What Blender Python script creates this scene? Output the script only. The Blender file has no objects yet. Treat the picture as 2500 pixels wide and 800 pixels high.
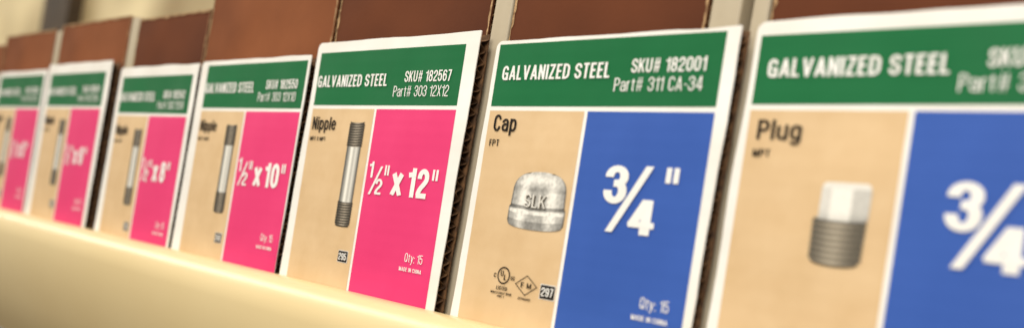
import bpy, math, random
from mathutils import Matrix, Vector, noise
random.seed(4)
sc=bpy.context.scene
sc.view_settings.view_transform='Standard'
sc.view_settings.look='None'
sc.view_settings.exposure=0

def lin(c):
    c=c/255.0
    return c/12.92 if c<=0.04045 else ((c+0.055)/1.055)**2.4
def rgb(r,g,b): return (lin(r),lin(g),lin(b),1)

# ---------------------------------------------------------------- materials
def mat(name,col,rough=.5,col2=None,nscale=40,bump=0,bscale=200,spec=.5,stretch=(1,1,1),flute=0,detail=4,big=0):
    m=bpy.data.materials.new(name); m.use_nodes=True
    nt=m.node_tree; b=nt.nodes['Principled BSDF']
    b.inputs['Roughness'].default_value=rough
    b.inputs['Specular IOR Level'].default_value=spec
    tc=nt.nodes.new('ShaderNodeTexCoord'); mp=nt.nodes.new('ShaderNodeMapping')
    mp.inputs['Scale'].default_value=stretch
    nt.links.new(tc.outputs['Object'],mp.inputs['Vector'])
    n=nt.nodes.new('ShaderNodeTexNoise'); n.inputs['Scale'].default_value=nscale; n.inputs['Detail'].default_value=detail
    nt.links.new(mp.outputs[0],n.inputs['Vector'])
    r=nt.nodes.new('ShaderNodeValToRGB')
    r.color_ramp.elements[0].position=.32; r.color_ramp.elements[1].position=.68
    r.color_ramp.elements[0].color=col
    if col2 is None: col2=tuple(c*.9 for c in col[:3])+(1,)
    r.color_ramp.elements[1].color=col2
    nt.links.new(n.outputs['Fac'],r.inputs['Fac']); nt.links.new(r.outputs[0],b.inputs['Base Color'])
    last=None
    def addb(h,dist):
        nonlocal last
        bp=nt.nodes.new('ShaderNodeBump'); bp.inputs['Strength'].default_value=1; bp.inputs['Distance'].default_value=dist
        nt.links.new(h,bp.inputs['Height'])
        if last: nt.links.new(last.outputs[0],bp.inputs['Normal'])
        last=bp
    if bump:
        n2=nt.nodes.new('ShaderNodeTexNoise'); n2.inputs['Scale'].default_value=bscale; n2.inputs['Detail'].default_value=3
        nt.links.new(tc.outputs['Object'],n2.inputs['Vector']); addb(n2.outputs['Fac'],bump)
    if flute:
        w=nt.nodes.new('ShaderNodeTexWave'); w.bands_direction='Z'; w.inputs['Scale'].default_value=2*math.pi/(20*.0060)
        w.inputs['Distortion'].default_value=.6
        nt.links.new(tc.outputs['Object'],w.inputs['Vector']); addb(w.outputs['Fac'],flute)
    if big:
        n3=nt.nodes.new('ShaderNodeTexNoise'); n3.inputs['Scale'].default_value=14; n3.inputs['Detail'].default_value=1
        nt.links.new(tc.outputs['Object'],n3.inputs['Vector']); addb(n3.outputs['Fac'],big)
    if last: nt.links.new(last.outputs[0],b.inputs['Normal'])
    return m
FL=.000018; BG=.005
M_white=mat('white_card',rgb(249,246,239),.5,rgb(241,236,226),30,.00003,900,flute=FL,spec=.3,big=BG)
M_green=mat('green_ink',rgb(25,112,64),.42,rgb(20,102,57),25,.00003,900,flute=FL,spec=.28,big=BG)
M_tan=mat('kraft_print',rgb(226,195,152),.5,rgb(217,184,139),60,.00003,900,flute=FL,spec=.25,big=BG)
M_pink=mat('pink_ink',rgb(236,66,124),.42,rgb(229,58,117),25,.00003,900,flute=FL,spec=.28,big=BG)
M_blue=mat('blue_ink',rgb(60,97,180),.42,rgb(54,90,171),25,.00003,900,flute=FL,spec=.28,big=BG)
M_ink=mat('black_ink',rgb(26,22,20),.6,rgb(40,34,29),300,spec=.15)
M_wink=mat('white_ink',rgb(249,247,242),.5,rgb(242,238,231),100,spec=.3)
M_kraft=mat('kraft_liner',rgb(144,86,52),.8,rgb(112,64,39),11,.00008,420,detail=6,spec=.15,big=.004)
M_kraft_shade=mat('kraft_liner_shaded',rgb(108,60,36),.8,rgb(78,42,27),9,.00008,420,detail=6,spec=.15,big=.004)  # same kraft board, with the shade on the carton fronts put into its colour
M_flute=mat('fluting',rgb(122,86,52),.85,rgb(62,42,26),300,.0001,900)
M_edge=mat('torn_edge',rgb(196,160,114),.85,rgb(120,84,52),500,.0002,900)
M_rail=mat('cream_paint',rgb(232,211,162),.30,rgb(223,199,147),7,.00002,200,spec=.6,stretch=(.5,1,1))
M_div=mat('pale_divider',rgb(206,194,170),.55,rgb(170,154,124),22,.00008,300,stretch=(1,1,.3))
M_back=mat('beige_panel',rgb(226,210,168),.6,rgb(128,104,62),4,.0001,90,detail=1)
M_post=mat('dark_post',rgb(70,52,30),.6,rgb(50,38,24),20,.0001,90)
M_emb=mat('emboss_grey',rgb(92,86,74),.6); M_emb2=mat('emboss_light',rgb(236,231,220),.6)
M_photo=bpy.data.materials.new('printed_photo'); M_photo.use_nodes=True
at=M_photo.node_tree.nodes.new('ShaderNodeAttribute'); at.attribute_name='Col'
M_photo.node_tree.links.new(at.outputs['Color'],M_photo.node_tree.nodes['Principled BSDF'].inputs['Base Color'])
M_photo.node_tree.nodes['Principled BSDF'].inputs['Roughness'].default_value=.5
M_photo.node_tree.nodes['Principled BSDF'].inputs['Specular IOR Level'].default_value=.25

# ---------------------------------------------------------------- helpers
class Geo:
    def __init__(s): s.v=[];s.f=[];s.m=[];s.c=[]
    def add(s,vs,fs,mi=0,cols=None):
        o=len(s.v); s.v+=vs; s.f+=[tuple(i+o for i in f) for f in fs]; s.m+=[mi]*len(fs)
        s.c+= cols if cols else [(1,1,1,1)]*len(vs)
    def box(s,x0,x1,y0,y1,z0,z1,mi=0):
        vs=[(x,y,z) for x in(x0,x1) for y in(y0,y1) for z in(z0,z1)]
        s.add(vs,[(0,1,3,2),(4,6,7,5),(0,4,5,1),(2,3,7,6),(0,2,6,4),(1,5,7,3)],mi)
def obj(name,g,mats,parent=None,loc=None,off=(0,0,0),color=False,smooth=False):
    me=bpy.data.meshes.new(name)
    me.from_pydata([(x-off[0],y-off[1],z-off[2]) for x,y,z in g.v],[],g.f)
    for m in mats: me.materials.append(m)
    me.polygons.foreach_set('material_index',g.m)
    if color:
        a=me.color_attributes.new('Col','FLOAT_COLOR','POINT')
        for i,c in enumerate(g.c): a.data[i].color=c
    if smooth: me.polygons.foreach_set('use_smooth',[True]*len(me.polygons))
    me.update()
    o=bpy.data.objects.new(name,me); sc.collection.objects.link(o)
    if loc: o.location=loc
    if parent: o.parent=parent
    return o

# ---------------------------------------------------------------- condensed sans lettering, drawn as pen strokes
def arc(cx,cy,rx,ry,a0,a1,n=10):
    return [(cx+rx*math.cos(math.radians(a0+(a1-a0)*k/n)),cy+ry*math.sin(math.radians(a0+(a1-a0)*k/n))) for k in range(n+1)]
def bez(p0,p1,p2,p3,n=8):
    o=[]
    for k in range(n+1):
        t=k/n;u=1-t
        o.append((u**3*p0[0]+3*u*u*t*p1[0]+3*u*t*t*p2[0]+t**3*p3[0],u**3*p0[1]+3*u*u*t*p1[1]+3*u*t*t*p2[1]+t**3*p3[1]))
    return o
def glyph(c):
    w=.41; W=w; R=.31; U=1-R
    if c in 'O0': return w,[arc(w/2,U,w/2,R,0,180)+arc(w/2,R,w/2,R,180,360)+[(w,U)]]
    if c=='C': return w,[arc(w/2,U,w/2,R,8,180)+arc(w/2,R,w/2,R,180,352)]
    if c=='G': return w,[arc(w/2,U,w/2,R,8,180)+arc(w/2,R,w/2,R,180,330),[(w,0),(w,.45)],[(w,.45),(w*.55,.45)]]
    if c=='Q': return w,[arc(w/2,U,w/2,R,0,180)+arc(w/2,R,w/2,R,180,360)+[(w,U)],[(w*.6,.2),(w*1.1,-.02)]]
    if c=='D': return w,[[(0,0),(0,1)],[(0,1),(.35*w,1)]+arc(.35*w,.70,.65*w,.30,90,0)+arc(.35*w,.30,.65*w,.30,0,-90)+[(0,0)]]
    if c=='A': w=.46; return w,[[(0,0),(w*.5,1)],[(w*.5,1),(w,0)],[(.2*w,.24),(.8*w,.24)]]
    if c=='L': w=.30; return w,[[(0,1),(0,0)],[(0,0),(w,0)]]
    if c=='V': w=.46; return w,[[(0,1),(w/2,0)],[(w/2,0),(w,1)]]
    if c=='N': w=.40; return w,[[(0,0),(0,1)],[(0,1),(w,0)],[(w,0),(w,1)]]
    if c=='I': return 0,[[(0,0),(0,1)]]
    if c=='Z': w=.37; return w,[[(0,1),(w,1)],[(w,1),(0,0)],[(0,0),(w,0)]]
    if c=='E': w=.30; return w,[[(0,0),(0,1)],[(0,1),(w,1)],[(0,.52),(w*.9,.52)],[(0,0),(w,0)]]
    if c=='F': w=.28; return w,[[(0,0),(0,1)],[(0,1),(w,1)],[(0,.5),(w*.9,.5)]]
    if c=='T': w=.36; return w,[[(w/2,0),(w/2,1)],[(0,1),(w,1)]]
    if c=='H': return w,[[(0,0),(0,1)],[(w,0),(w,1)],[(0,.52),(w,.52)]]
    if c=='K': w=.42; return w,[[(0,0),(0,1)],[(w*.98,1),(.0,.36)],[(w*.34,.58),(w*1.02,0)]]
    if c=='U': return w,[[(0,1)]+arc(w/2,.28,w/2,.28,180,360)+[(w,1)]]
    if c=='M': w=.54; return w,[[(0,0),(0,1)],[(0,1),(w/2,.0)],[(w/2,.0),(w,1)],[(w,0),(w,1)]]
    if c=='X': w=.42; return w,[[(0,0),(w,1)],[(0,1),(w,0)]]
    if c=='Y': w=.42; return w,[[(0,1),(w/2,.45)],[(w,1),(w/2,.45)],[(w/2,.45),(w/2,0)]]
    if c=='P': return w,[[(0,0),(0,1)],[(0,1),(.45*w,1)]+arc(.45*w,.73,.55*w,.27,90,-90)+[(0,.46)]]
    if c=='R': return w,[[(0,0),(0,1)],[(0,1),(.45*w,1)]+arc(.45*w,.75,.55*w,.25,90,-90)+[(0,.5)],[(.5*w,.5),(w,.32),(w,0)]]
    if c=='B': return w,[[(0,0),(0,1)],[(0,1),(.45*w,1)]+arc(.45*w,.77,.5*w,.23,90,-90)+[(0,.54)],[(.45*w,.54)]+arc(.45*w,.27,.55*w,.27,90,-90)+[(0,0)]]
    if c=='S': return w,[arc(w/2,.76,w/2,.24,-8,180)+bez((0,.76),(0,.48),(w,.56),(w,.26))[1:]+arc(w/2,.26,w/2,.26,0,-188)[1:]]
    if c=='3': return w,[arc(w/2,.76,w/2,.24,188,0)+bez((w,.76),(w,.58),(.8*w,.54),(.35*w,.54))[1:],bez((.35*w,.54),(.85*w,.54),(w,.46),(w,.28))+arc(w/2,.27,w/2,.27,0,-188)[1:]]
    if c=='8': return w,[arc(w/2,.77,w*.46,.23,0,360,18),arc(w/2,.27,w/2,.27,0,360,18)]
    if c=='6': return w,[arc(w/2,.31,w/2,.31,0,360,18),arc(w/2,.74,w/2,.26,8,180)+[(0,.31)]]
    if c=='9': return w,[arc(w/2,.69,w/2,.31,0,360,18),arc(w/2,.26,w/2,.26,188,360)+[(w,.70)]]
    if c=='5': return w,[[(w*.95,1),(.1*w,1)],[(.1*w,1),(.02*w,.52)],bez((.02*w,.50),(.2*w,.72),(w,.76),(w,.34))+arc(w/2,.28,w/2,.28,0,-188)[1:]]
    if c=='2': return w,[arc(w/2,.73,w/2,.27,190,0)+bez((w,.73),(w,.48),(.05*w,.36),(.02*w,0))[1:],[(0,0),(w,0)]]
    if c=='1': w=.20; return w,[[(w,0),(w,1)],[(-.03,.80),(w,.86)]]
    if c=='4': w=.44; return w,[[(w*.74,0),(w*.74,1)],[(w*.68,1),(0,.28)],[(0,.24),(w*1.05,.24)]]
    if c=='7': w=.36; return w,[[(0,1),(w,1)],[(w,1),(.35*w,0)]]
    if c=='#': w=.54; return w,[[(w*.18,0),(w*.32,1)],[(w*.66,0),(w*.80,1)],[(0,.69),(w,.69)],[(0,.31),(w,.31)]]
    if c=='"': w=.28; return w,[[(0,.72),(0,1)],[(w,.72),(w,1)]]
    if c=='-': w=.18; return w,[[(0,.42),(w,.42)]]
    if c==':': return 0,[[(0,0),(0,.03)],[(0,.55),(0,.58)]]
    X=.72; w=.36
    if c=='a': return w,[[(0,.52)]+arc(w/2,X-.19,w/2,.19,180,0)+[(w,0)],[(w,.42)]+bez((w,.42),(.3*w,.42),(0,.38),(0,.2))+arc(w/2,.18,w/2,.18,180,340)[1:]]
    if c=='r': w=.20; return w,[[(0,0),(0,X)],bez((0,.45),(.0,.68),(.4*w,X),(w,X))]
    if c=='t': w=.22; return w,[[(w/2,.92)]+[(w/2,.16)]+bez((w/2,.16),(w/2,.0),(.8*w,0),(w,0))[1:],[(0,X),(w,X)]]
    if c=='i': return 0,[[(0,0),(0,X)],[(0,.99),(0,1)]]
    if c=='l': return 0,[[(0,0),(0,1)]]
    if c=='p': return w,[[(0,-.28),(0,X)],arc(w/2,X-.26,w/2,.26,0,180)+arc(w/2,.26,w/2,.26,180,360)+[(w,X-.26)]]
    if c=='e': return w,[[(0,.38),(w,.38)],[(w,.38),(w,X-.25)]+arc(w/2,X-.25,w/2,.25,0,180)+arc(w/2,.25,w/2,.25,180,345)]
    if c=='u': return w,[[(0,X)]+arc(w/2,.21,w/2,.21,180,330),[(w,0),(w,X)]]
    if c=='g': return w,[arc(w/2,X-.24,w/2,.24,0,180)+arc(w/2,.27,w/2,.24,180,360)+[(w,X-.24)],[(w,X),(w,-.08)]+arc(w/2,-.10,w/2,.17,0,-160)]
    if c=='y': w=.36; return w,[[(0,X),(w*.52,.02)],[(w,X),(w*.52,.02),(.30*w,-.24),(0,-.26)]]
    if c=='x': w=.40; return w,[[(0,0),(w,X)],[(0,X),(w,0)]]
    if c=='c': return w,[arc(w/2,X-.25,w/2,.25,8,180)+arc(w/2,.25,w/2,.25,180,352)]
    if c=='s': return w,[[(w,.52)]+arc(w/2,X-.17,w/2,.17,0,180)+bez((0,X-.17),(0,.34),(w,.40),(w,.18))[1:]+arc(w/2,.17,w/2,.17,0,-180)[1:]]
    return .2,[]
_tc={}
def text_geo(s,tv,th,gap=.10):
    k=(s,tv,th)
    if k in _tc: return _tc[k]
    vs=[];fs=[];x=0
    for c in s:
        if c==' ': x+=.34; continue
        w,st=glyph(c)
        tv_,th_=(tv,th) if c!='#' else (tv*.72,th*.72)
        lo=min([p[1] for q in st for p in q]+[0])
        for si,q in enumerate(st):
            closed=len(q)>3 and abs(q[0][0]-q[-1][0])<1e-6 and abs(q[0][1]-q[-1][1])<1e-6
            P=[(x+tv/2+px, th/2+py*(1-th)) for px,py in q]
            Q=[P[0]]
            for p in P[1:]:
                if math.dist(p,Q[-1])>1e-5: Q.append(p)
            n=len(Q)
            def nrm(a,b):
                dx,dy=b[0]-a[0],b[1]-a[1]; l=math.hypot(dx,dy); return (dx/l,dy/l)
            o=len(vs)
            for i in range(n):
                if closed and i in (0,n-1): d1=nrm(Q[n-2],Q[n-1]); d2=nrm(Q[0],Q[1])
                else:
                    d1=nrm(Q[max(i-1,0)],Q[max(i,1)]); d2=nrm(Q[min(i,n-2)],Q[min(i+1,n-1)])
                dx,dy=d1[0]+d2[0],d1[1]+d2[1]; l=math.hypot(dx,dy); dx/=l;dy/=l
                cosh=max(.6,dx*d1[0]+dy*d1[1])
                nx,ny=-dy/cosh*tv_/2,dx/cosh*th_/2
                px,py=Q[i]
                if not closed:
                    vertical=abs(d1[1])>.5
                    if i==0:
                        if vertical and (len(q)==2 or c in 'U'): py-= math.copysign(th/2,d1[1])
                        elif not vertical and len(q)==2 and c not in '#-': px-=math.copysign(tv*.30,d1[0])
                    if i==n-1:
                        if abs(d2[1])>.5 and (len(q)==2 or c in 'UaR'): py+= math.copysign(th/2,d2[1])
                        elif abs(d2[1])<=.5 and len(q)==2 and c not in '#-': px+=math.copysign(tv*.30,d2[0])
                for sg in (1,-1):
                    yy=py+sg*ny
                    yy=min(1,yy)
                    if lo>-.05: yy=max(0,yy)
                    vs.append((px+sg*nx,yy,si))
            for i in range(n-1):
                a=o+2*i; fs.append((a,a+1,a+3,a+2))
        x+=w+tv+gap
    _tc[k]=(vs,fs); return vs,fs

# ---------------------------------------------------------------- corrugated board
def corr_board(x0,x1,z0,z1,y0,t,rad=(0,0),pitch=.0058,seed=0,lt=.0005,wob=.0003):
    g=Geo()
    def liner_poly(ya,yb,mi):
        pts=[]
        def side(a,b):
            n=22
            for k in range(n):
                f=k/n; pts.append((a[0]+(b[0]-a[0])*f,a[1]+(b[1]-a[1])*f))
        r1=rad[1]; r0=rad[0]
        side((x0,z0),(x1,z0)); side((x1,z0),(x1,z1-r1))
        if r1>0:
            for k in range(7):
                a=k/6*math.pi/2; pts.append((x1-r1+r1*math.cos(a),z1-r1+r1*math.sin(a)))
        side((x1-r1-.0001,z1),(x0+r0,z1))
        if r0>0:
            for k in range(7):
                a=math.pi/2+k/6*math.pi/2; pts.append((x0+r0+r0*math.cos(a),z1-r0+r0*math.sin(a)))
        side((x0,z1-r0-.0001),(x0,z0+.0001))
        q=[]
        for x,z in pts:
            v=Vector((x*40,seed*2.3+mi,z*40)); v2=Vector((x*260,seed*1.3+mi,z*260))
            q.append((x+wob*(2.2*noise.noise(v)+.6*noise.noise(v2)),z+wob*(2.2*noise.noise(v+Vector((9,9,9)))+.5*noise.noise(v2+Vector((5,5,5))))))
        pts=q; n=len(pts)
        vs=[(x,ya,z) for x,z in pts]+[(x,yb,z) for x,z in pts]
        fs=[tuple(range(n)),tuple(range(2*n-1,n-1,-1))]
        for i in range(n):
            j=(i+1)%n; fs.append((i,i+n,j+n,j))
        g.add(vs,fs,mi)
    liner_poly(y0,y0+lt,0)
    liner_poly(y0+t-lt,y0+t,2)
    n=int((z1-z0)/pitch*10)
    ym=y0+t/2; A=t/2-lt-.00015; th=.00022
    vs=[];fs=[]
    for i in range(n+1):
        z=z0+.0006+(z1-z0-.0022-min(max(rad),.005)*.3)*i/n
        ph=(z-z0)/pitch*2*math.pi+seed+.8*noise.noise(Vector((z*60,seed,0)))
        y=ym+A*math.sin(ph)*(.85+.15*math.sin(z*200+seed))
        jr=.0009*noise.noise(Vector((z*350,seed*3.1,1)))-.0006
        for xx in (x0+.0012,x1+jr):
            vs+= [(xx,y-th,z),(xx,y+th,z)]
    for i in range(n):
        a=i*4;b=a+4
        fs+=[(a,a+2,b+2,b),(a+1,b+1,b+3,a+3),(a+2,a+3,b+3,b+2),(a,b,b+1,a+1)]
    g.add(vs,fs,1)
    return g
def torn(x,z0,z1,y,w,side,seed):
    """ragged strip where the liner has torn away along a vertical edge"""
    g=Geo(); n=90; vs=[];fs=[]
    for i in range(n+1):
        z=z0+(z1-z0)*i/n
        ww=w*max(.15,(.55+.9*noise.noise(Vector((z*90,seed,0)))+.5*noise.noise(Vector((z*420,seed,4)))))
        o=.0004*noise.noise(Vector((z*500,seed,8)))
        vs+=[(x+side*o,y,z),(x-side*ww,y,z)]
    for i in range(n): a=2*i; fs.append((a,a+1,a+3,a+2))
    g.add(vs,fs); return g
def torn_top(x0,x1,z,y,w,seed):
    g=Geo(); n=60; vs=[];fs=[]
    for i in range(n+1):
        x=x0+(x1-x0)*i/n
        ww=w*max(.3,.7+.8*noise.noise(Vector((x*90,seed,0))))
        vs+=[(x,y,z+.0003),(x,y,z-ww)]
    for i in range(n): a=2*i; fs.append((a,a+1,a+3,a+2))
    g.add(vs,fs); return g

# ---------------------------------------------------------------- product pictures (printed, flat)
def grid_pic(T,NX,NY,fn):
    g=Geo(); vs=[];cs=[];fs=[]
    for j in range(NY+1):
        for i in range(NX+1):
            x,y,col=fn(-1+2*i/NX,j/NY); vs.append(T(x,y,3)); cs.append(col)
    for j in range(NY):
        for i in range(NX):
            a=j*(NX+1)+i; fs.append((a,a+NX+1,a+NX+2,a+1))
    g.add(vs,fs,0,cs); return g
def pic_nipple(T):
    W=.0063; y0,y1=.0377,.0922; NT=40
    def fn(s,v):
        thr=v<.235 or v>.765
        hw=W*(.92 if not thr else (1.0+.05*math.sin(v*NT*2*math.pi)))
        if v<.02 or v>.98: hw*=.92
        x=.0428+s*hw; y=y0+(y1-y0)*v+.0006*math.sqrt(max(0,1-s*s))
        n=noise.noise(Vector((x*1500,y*1500,0)))
        if thr:
            st=(.5+.5*math.sin(v*NT*2*math.pi+s*.8))**1.5
            c=(.03+.40*st*math.exp(-((s-.05)/.5)**2)+.04*st)*(1+.5*n)
            return x,y,(c*1.08,c*.92,c*.70,1)
        c=.24+.72*math.exp(-((s+.22)/.28)**2)+.50*math.exp(-((s-.42)/.26)**2)+.08*n
        if s<-.80: c=.13
        if s>.84: c=.17
        c=max(.05,min(.94,c))
        return x,y,(c,c*.965,c*.86,1)
    return grid_pic(T,26,336,fn)
def pic_cap(T):
    cx=.0372; top=.0566; H=.0218; HW=.0160
    def fn(s,v):
        if v<.36: k=1-v/.36; hw=.935*(.42+.58*math.sqrt(max(0,1-k**2.3)))
        elif v<.62: hw=.935+.02*(v-.36)/.26
        elif v<.69: hw=.945+.055*math.sin((v-.62)/.07*math.pi/2)
        elif v<.92: hw=1.0
        else: hw=1.0-.06*((v-.92)/.08)**2
        x=cx+s*hw*HW; cv=math.sqrt(max(0,1-s*s))
        y=top+H*v+H*.14*cv*(v-.35)*(1 if v>.35 else .8)
        n=noise.noise(Vector((x*700,y*700,3)))+.6*noise.noise(Vector((x*2400,y*2400,5)))
        c=.40+.62*math.exp(-((s+.55)/.18)**2)+.55*math.exp(-((s-.52)/.22)**2)+.10*math.exp(-((s+.0)/.12)**2)
        if v<.36:
            c=c*(v/.36)+.60*(1-v/.36)
            c+=.38*math.exp(-((v-.14)/.08)**2)*math.exp(-((s+.1)/.6)**2)-.15*math.exp(-((v-.31)/.05)**2)
        if abs(v-.635)<.028: c*=.38
        if .68<v<.75: c=min(.95,c*1.6+.1)
        if v>.86: c*=.62
        if abs(s)>.94: c*=.5
        c*=1+.36*n
        c=max(.08,min(.95,c))
        return x,y,(c,c*.965,c*.88,1)
    return grid_pic(T,100,100,fn)
def pic_plug(T):
    cx=.0380; top=.0498; H=.0256
    def fn(s,v):
        head=v<.46
        hw=.0083 if head else .0090+.00030*math.sin(v*2*math.pi*14)-.0006*(v-.44)
        if v<.10: hw*=.80+.20*math.sqrt(max(0,1-(1-v/.10)**2))
        if v>.95: hw*=1-.08*((v-.95)/.05)**2
        cv=math.sqrt(max(0,1-s*s))
        x=cx+s*hw+(.0009 if head else 0); y=top+H*v+.0016*cv*v
        n=noise.noise(Vector((x*900,y*900,8)))
        if head:
            c=.92 if s<.30 else .60
            if s<-.55: c=.72
            c-=.20*math.exp(-((v-.46)/.07)**2)
            if v<.07: c=.84
            c+=.08*n; return x,y,(c,c*.965,c*.88,1)
        st=.5+.5*math.sin(v*2*math.pi*14)
        c=(.04+.52*st)*(.35+.75*math.exp(-((s+.1)/.5)**2))+.03*n
        c=max(.03,c); return x,y,(c*1.04,c*.90,c*.68,1)
    return grid_pic(T,40,160,fn)

# ---------------------------------------------------------------- carton
ZB=-.030
BOLD=(.185,.14); SEMI=(.165,.125); REG=(.105,.085); XB=(.235,.175)
def carton(d):
    x0,x1,zt=d['x0'],d['x1'],d['zt']
    base=((x0+x1)/2,0,ZB)
    e=bpy.data.objects.new('cardboard_carton',None); e.empty_display_size=.03
    e.location=base; sc.collection.objects.link(e)
    e['label']=d['label']; e['category']='cardboard box'; e['group']='cartons of pipe fittings along the shelf'
    g=corr_board(x0,x1,ZB+.0022,zt,0,.0062,rad=d.get('rad',(.0032,.0006)),seed=d['seed'])
    panel=obj('printed_front_panel',g,[M_white,M_flute,M_flute],e,off=base)
    bx0,bx1,bt=d['bx0'],d['bx1'],d['bt']
    g=corr_board(bx0,bx1,ZB+.002,bt,.0095,.0042,rad=(0,0),pitch=.0052,seed=d['seed']+9,lt=.0008)
    km=M_kraft if not d.get('shaded') else M_kraft_shade
    fwall=obj('front_wall',g,[km,M_edge,M_edge],e,off=base)
    s=d['seed']
    g=torn(bx0+.0002,ZB+.004,bt-.001,.0092,.0022,-1,s); obj('torn_edge',g,[M_edge],fwall,off=base)
    g=torn(bx1-.0001,ZB+.004,bt-.001,.0092,.0016,1,s+20); obj('torn_edge',g,[M_edge],fwall,off=base)
    g=torn_top(bx0+.001,bx1-.001,bt-.0004,.0090,.0016,s); obj('torn_edge',g,[M_edge],fwall,off=base)
    g=Geo(); th=.004; ya,yb=.0141,.26; bt2=bt-.002
    g.box(bx0,bx0+th,ya,yb,ZB+.001,bt2); g.box(bx1-th,bx1,ya,yb,ZB+.001,bt2)
    g.box(bx0+th+.0003,bx1-th-.0003,yb-th,yb,ZB+.001,bt2-.001); g.box(bx0+th+.0003,bx1-th-.0003,ya,yb-th-.0003,ZB+.001,ZB+.004)
    obj('carton_body',g,[M_kraft],e,off=base)
    px,pz,P,B,sh=d['px'],d['pz'],d['P'],d['B'],d['sh']
    sx=P/.116
    HB=pz-(ZB+.0045)
    def T(x,y,layer): return (px+x*sx+y*sh,-.00012*layer,pz-y)
    def rect(g,xa,xb,ya,yb,layer,mi=0):
        g.add([T(xa,yb,layer),T(xb,yb,layer),T(xb,ya,layer),T(xa,ya,layer)],[(0,1,2,3)],mi)
    def text(g,s,xa,xb,yb_,cap,wt=BOLD,layer=4,mi=0):
        vs,fs=text_geo(s,*wt)
        mn=min(v[0] for v in vs); mx=max(v[0] for v in vs)
        kx=(xb-xa)/(mx-mn)
        g.add([T(xa+(x-mn)*kx,yb_-y*cap,layer+.25*k) for x,y,k in vs],fs,mi)
    def slash(g,xa,ya,xb,yb,w,layer=5.2):
        g.add([T(xa,yb,layer),T(xa+w,yb,layer),T(xb,ya,layer),T(xb-w,ya,layer)],[(0,1,2,3)])
    g=Geo(); rect(g,0,.116,0,B,1); obj('header_band',g,[M_green],panel,off=base)
    g=Geo(); rect(g,0,.0548,B+.0020,HB,1); obj('product_area',g,[M_tan],panel,off=base)
    g=Geo(); rect(g,.0566,.116,B+.0020,HB,1); obj('size_area',g,[M_pink if d['kind']=='nipple' else M_blue],panel,off=base)
    g=Geo(); gx=d.get('gx',.0015); by=d.get('by',.0180)
    text(g,'GALVANIZED STEEL',gx,gx+.0605,by,.0064)
    obj('header_lettering',g,[M_wink],panel,off=base)
    g=Geo()
    text(g,'SKU# '+d['sku'],.0755,.1095,by-.0018,.0055,SEMI)
    text(g,'Part# '+d['part'],.0682,.1092,by+.0055,.0054,REG)
    obj('stock_number_lettering',g,[M_wink],panel,off=base)
    g=Geo()
    if d['kind']=='nipple':
        text(g,'Nipple',.0024,.0240,.0425,.0070,SEMI)
        text(g,'MPT X MPT',.0022,.0165,.0485,.0021,BOLD)
    elif d['kind']=='cap':
        text(g,'Cap',.0040,.0180,.0390,.0074,SEMI)
        text(g,'FPT',.0030,.0090,.0456,.0029,SEMI)
    else:
        text(g,'Plug',.0040,.0205,.0365,.0068,SEMI)
        text(g,'MPT',.0035,.0100,.0425,.0026,BOLD)
    obj('product_lettering',g,[M_ink],panel,off=base)
    g={'nipple':pic_nipple,'cap':pic_cap,'plug':pic_plug}[d['kind']](T)
    obj('product_picture',g,[M_photo],panel,off=base,color=True)
    if d['kind']=='cap':
        g=Geo()
        text(g,'SLK',.0300,.0425,.0714,.0056,(.21,.16),layer=4,mi=0)
        text(g,'SLK',.0297,.0421,.0710,.0056,(.10,.08),layer=5.2,mi=1)
        obj('embossed_lettering',g,[M_emb,M_emb2],panel,off=base)
    g=Geo()
    if d['kind']=='nipple':
        n=d['n']
        text(g,'1',.0588,.0622,.0660,.0082,BOLD)
        slash(g,.0608,.0600,.0698,.0745,.0016)
        text(g,'2',.0655,.0710,.0742,.0080,BOLD)
        text(g,'"',.0714,.0748,.0730,.0138,SEMI)
        text(g,'x',.0778,.0866,.0738,.0142,XB)
        if len(n)==2: text(g,n,.0900,.1052,.0738,.0142,XB); qx=.1072
        else: text(g,n,.0900,.0980,.0738,.0142,XB); qx=.1000
        text(g,'"',qx,qx+.0040,.0738,.0142,SEMI)
        qy=.1045
    elif d['kind']=='cap':
        text(g,'3',.0712,.0824,.0660,.0150,XB)
        slash(g,.0748,.0508,.0937,.0770,.0035)
        text(g,'4',.0848,.0974,.0769,.0134,XB)
        text(g,'"',.0995,.1052,.0658,.0150,(.19,.15))
        qy=.1040
    else:
        text(g,'3',.0698,.0802,.0620,.0148,XB)
        slash(g,.0734,.0472,.0910,.0728,.0035)
        text(g,'4',.0818,.0935,.0727,.0132,XB)
        text(g,'"',.0960,.1020,.0620,.0146,(.19,.15))
        qy=.1040
    obj('size_lettering',g,[M_wink],panel,off=base)
    g=Geo()
    text(g,'Qty: 15',.0965,.1095,qy,.0043,REG)
    text(g,'MADE IN CHINA',.0935,.1098,qy+.0045,.0019,SEMI)
    obj('quantity_lettering',g,[M_wink],panel,off=base)
    g=Geo()
    cx,cy=(.0478,.1078) if d['kind']=='nipple' else (.0503,.1047)
    rect(g,cx-.0042,cx+.0042,cy-.0031,cy+.0031,2,0); rect(g,cx-.0039,cx+.0039,cy-.0028,cy+.0028,3,1)
    text(g,'295' if d['kind']=='nipple' else '297',cx-.0032,cx+.0032,cy+.0018,.0036,(.17,.12))
    obj('page_number_mark',g,[M_wink,M_ink],panel,off=base)
    if d['kind']!='nipple':
        dy=0 if d['kind']=='cap' else .0026
        g=Geo(); cx,cy=.0245,.1010+dy
        N=40
        vs=[];fs=[]
        for k in range(N):
            a=2*math.pi*k/N
            vs+=[T(cx+.0031*math.cos(a),cy+.0031*math.sin(a),4),T(cx+.0037*math.cos(a),cy+.0037*math.sin(a),4)]
        for k in range(N):
            a=2*k;b=(2*k+2)%(2*N); fs.append((a,a+1,b+1,b))
        g.add(vs,fs)
        text(g,'U',cx-.0019,cx-.0002,cy+.0004,.0024,SEMI); text(g,'L',cx+.0003,cx+.0018,cy+.0019,.0024,SEMI)
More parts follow.
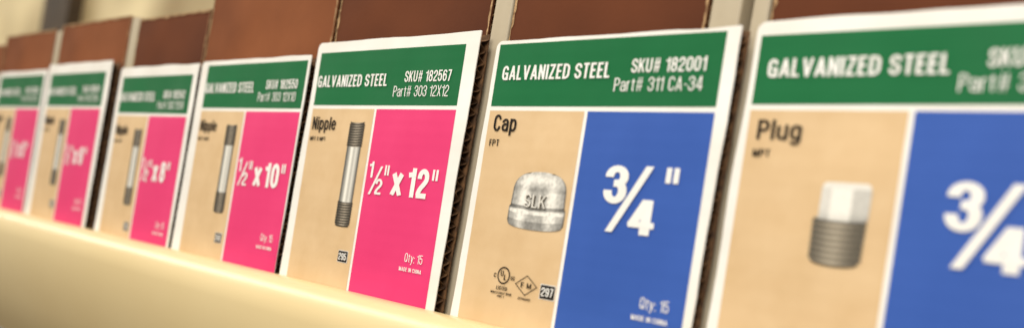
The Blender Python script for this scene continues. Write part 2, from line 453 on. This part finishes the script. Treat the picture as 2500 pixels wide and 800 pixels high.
        text(g,'c',cx-.0058,cx-.0044,cy+.0014,.0026,SEMI); text(g,'us',cx+.0044,cx+.0067,cy+.0014,.0022,SEMI)
        text(g,'LISTED',cx-.0032,cx+.0032,cy+.0063,.0016)
        text(g,'MALLEABLE IRON',cx-.0062,cx+.0062,cy+.0081,.0010); text(g,'PIPE 1',cx-.002,cx+.002,cy+.0095,.0009)
        obj('listing_mark',g,[M_ink],panel,off=base)
        g=Geo(); cx,cy=.0382,.1035+dy
        def dia(k): return [(cx-.0064*k,cy),(cx,cy+.0043*k),(cx+.0064*k,cy),(cx,cy-.0043*k)]
        o,i_=dia(1),dia(.90); vs=[T(x,y,4) for x,y in o+i_]
        g.add(vs,[(k,(k+1)%4,(k+1)%4+4,k+4) for k in range(4)])
        text(g,'F',cx-.0030,cx-.0012,cy+.0011,.0022,SEMI); text(g,'M',cx+.0004,cx+.0030,cy+.0011,.0022,(.13,.12))
        text(g,'APPROVED',cx-.0036,cx+.0036,cy+.0062,.0010)
        obj('approval_mark',g,[M_ink],panel,off=base)
    return e

N='nipple'
C=[
 dict(kind=N,n='4',x0=-1.090,x1=-.970,zt=.100,bx0=-1.118,bx1=-.998,bt=.132,px=-1.087,pz=.096,P=.111,B=.028,sh=.024,sku='182518',part='303 12X4',seed=0,label='kraft carton with green and pink pipe nipple label on cream shelf'),
 dict(kind=N,n='5',x0=-.965,x1=-.8415,zt=.1005,bx0=-.994,bx1=-.865,bt=.140,px=-.958,pz=.096,P=.111,B=.028,sh=.024,sku='182526',part='303 12X5',seed=1,label='kraft carton, pink label for five inch pipe nipples'),
 dict(kind=N,n='6',x0=-.838,x1=-.7087,zt=.1042,bx0=-.850,bx1=-.711,bt=.1424,px=-.829,pz=.0958,P=.112,B=.027,sh=.024,sku='182534',part='303 12X6',seed=2,label='kraft carton, pink label for six inch pipe nipples'),
 dict(kind=N,n='8',x0=-.690,x1=-.5695,zt=.0978,bx0=-.6945,bx1=-.585,bt=.138,px=-.6835,pz=.0905,P=.108,B=.0265,sh=.024,sku='182542',part='303 12X8',seed=3,shaded=1,label='kraft carton, pink label for eight inch pipe nipples'),
 dict(kind=N,n='10',x0=-.565,x1=-.440,zt=.0988,bx0=-.583,bx1=-.4375,bt=.170,px=-.5565,pz=.0957,P=.114,B=.0275,sh=.022,sku='182550',part='303 12X10',seed=4,label='tall kraft carton, pink label for ten inch pipe nipples'),
 dict(kind=N,n='12',x0=-.4345,x1=-.305,zt=.1050,bx0=-.4345,bx1=-.311,bt=.190,px=-.4305,pz=.0992,P=.1165,B=.0290,sh=.0265,sku='182567',part='303 12X12',seed=5,shaded=1,by=.0192,label='kraft carton with pink twelve inch nipple label, corrugated edge showing'),
 dict(kind='cap',x0=-.2935,x1=-.1705,zt=.0994,bx0=-.2965,bx1=-.1925,bt=.190,px=-.2913,pz=.0978,P=.1150,B=.0278,sh=.022,sku='182001',part='311 CA-34',seed=6,shaded=1,gx=.0045,by=.0163,label='kraft carton with green and blue pipe cap label'),
 dict(kind='plug',x0=-.1643,x1=-.0430,zt=.1005,bx0=-.1655,bx1=-.048,bt=.190,px=-.1622,pz=.0953,P=.1150,B=.0243,sh=.022,sku='182126',part='317 PL-34',seed=7,shaded=1,gx=.0045,by=.0150,label='kraft carton with green and blue pipe plug label'),
]
for d in C: carton(d)

# ---------------------------------------------------------------- dividers
def divider(x0,x1,zt,y0=.0095):
    g=Geo(); c=((x0+x1)/2,y0,ZB)
    r=.0012; n=5; pts=[]
    for k in range(n): a=k/(n-1)*math.pi/2; pts.append((x1-r+r*math.cos(a-math.pi/2),y0+r+r*math.sin(a-math.pi/2)))
    pts.append((x1,.26)); pts.append((x0,.26))
    for k in range(n): a=math.pi+k/(n-1)*math.pi/2; pts.append((x0+r+r*math.cos(a),y0+r+r*math.sin(a)))
    m=len(pts)
    vs=[(x,y,ZB+.001) for x,y in pts]+[(x,y,zt) for x,y in pts]
    fs=[tuple(range(m-1,-1,-1)),tuple(range(m,2*m))]+[(i,(i+1)%m,(i+1)%m+m,i+m) for i in range(m)]
    g.add(vs,fs)
    o=obj('shelf_divider',g,[M_div],None,loc=c,off=c)
    o['label']='pale grey divider board standing between two cartons'; o['category']='shelf divider'; o['group']='dividers between the cartons'
divider(-.8635,-.8515,.138)
divider(-.7095,-.6965,.140)
divider(-.3098,-.2982,.24)
divider(-.1915,-.1785,.24)
divider(-.1738,-.1668,.24)

# ---------------------------------------------------------------- shelf
sh=bpy.data.objects.new('store_shelf',None); sc.collection.objects.link(sh); sh.location=(-.6,0,ZB)
sh['label']='cream painted metal store shelf with rounded front rail'; sh['category']='shelf'
off=(-.6,0,ZB)
prof=[(-.0010,-.0296),(-.0010,-.0254),(-.0016,-.0249),(-.0040,-.0249)]
for k in range(0,23):
    a=k/22*math.pi/2
    prof.append((-.0050-.0135*math.sin(a),-.0250-.0190*(1-math.cos(a))))
prof+=[(-.0184,-.050),(-.0176,-.058),(-.0160,-.068),(-.0130,-.080),(-.0090,-.093),(-.0040,-.106),(.0020,-.118),(.0090,-.130)]
g=Geo(); XS=[-3.2+ i*.1 for i in range(36)]
vs=[(x,y,z) for x in XS for y,z in prof]; m=len(prof); fs=[]
for i in range(len(XS)-1):
    for j in range(m-1):
        a=i*m+j; fs.append((a,a+m,a+m+1,a+1))
g.add(vs,fs); obj('front_rail',g,[M_rail],sh,off=off,smooth=True)
g=Geo(); g.box(-3.2,.3,-.0005,.36,ZB-.012,ZB-.0004); obj('shelf_deck',g,[M_rail],sh,off=off)
g=Geo(); g.box(-3.2,.3,.361,.375,-.16,1.3); obj('back_panel',g,[M_back],sh,off=off)
g=Geo(); g.box(-1.93,-1.80,.335,.3605,ZB,1.2); obj('upright_post',g,[M_post],sh,off=off)

# ---------------------------------------------------------------- light
w=bpy.data.worlds.new('World'); sc.world=w; w.use_nodes=True
nt=w.node_tree; bgn=nt.nodes['Background']
tc=nt.nodes.new('ShaderNodeTexCoord'); sp=nt.nodes.new('ShaderNodeSeparateXYZ'); rp=nt.nodes.new('ShaderNodeValToRGB')
mr=nt.nodes.new('ShaderNodeMapRange'); mr.inputs[1].default_value=-1; mr.inputs[2].default_value=1
nt.links.new(tc.outputs['Generated'],sp.inputs[0]); nt.links.new(sp.outputs['Z'],mr.inputs[0]); nt.links.new(mr.outputs[0],rp.inputs[0])
rp.color_ramp.elements[0].position=.30; rp.color_ramp.elements[0].color=(.13,.10,.065,1)
rp.color_ramp.elements[1].position=.62; rp.color_ramp.elements[1].color=(.48,.45,.39,1)
nt.links.new(rp.outputs[0],bgn.inputs[0]); bgn.inputs[1].default_value=1
def area(name,loc,target,sx_,sy_,power,col):
    l=bpy.data.lights.new(name,'AREA'); l.shape='RECTANGLE'; l.size=sx_; l.size_y=sy_; l.energy=power; l.color=col
    o=bpy.data.objects.new(name,l); sc.collection.objects.link(o); o.location=loc
    o.rotation_euler=(Vector(target)-Vector(loc)).to_track_quat('-Z','Y').to_euler()
area('ceiling_lamp',(-3.0,-1.0,1.9),(-3.0,0,.03),8.0,.40,95,(1,.95,.86))
area('aisle_lamp',(.4,-1.5,.75),(-.35,0,.03),1.0,.8,21,(1,.965,.91))

# ---------------------------------------------------------------- camera
al=math.atan(2360/2200); th=math.radians(9.9)
r0=Vector((math.sin(al),math.cos(al),0)); fw=Vector((-math.cos(al),math.sin(al),0)); up=Vector((0,0,1))
cr=r0*math.cos(th)+up*math.sin(th); cu_=up*math.cos(th)-r0*math.sin(th)
cam=bpy.data.cameras.new('Camera'); co=bpy.data.objects.new('Camera',cam); sc.collection.objects.link(co)
M=Matrix(((cr.x,cu_.x,-fw.x,0),(cr.y,cu_.y,-fw.y,-.28),(cr.z,cu_.z,-fw.z,0),(0,0,0,1)))
co.matrix_world=M
cam.sensor_width=36; cam.lens=2200/2500*36; cam.shift_y=.1024
cam.clip_start=.01; cam.clip_end=50
cam.dof.use_dof=True; cam.dof.focus_distance=.425; cam.dof.aperture_fstop=4.8
sc.camera=co
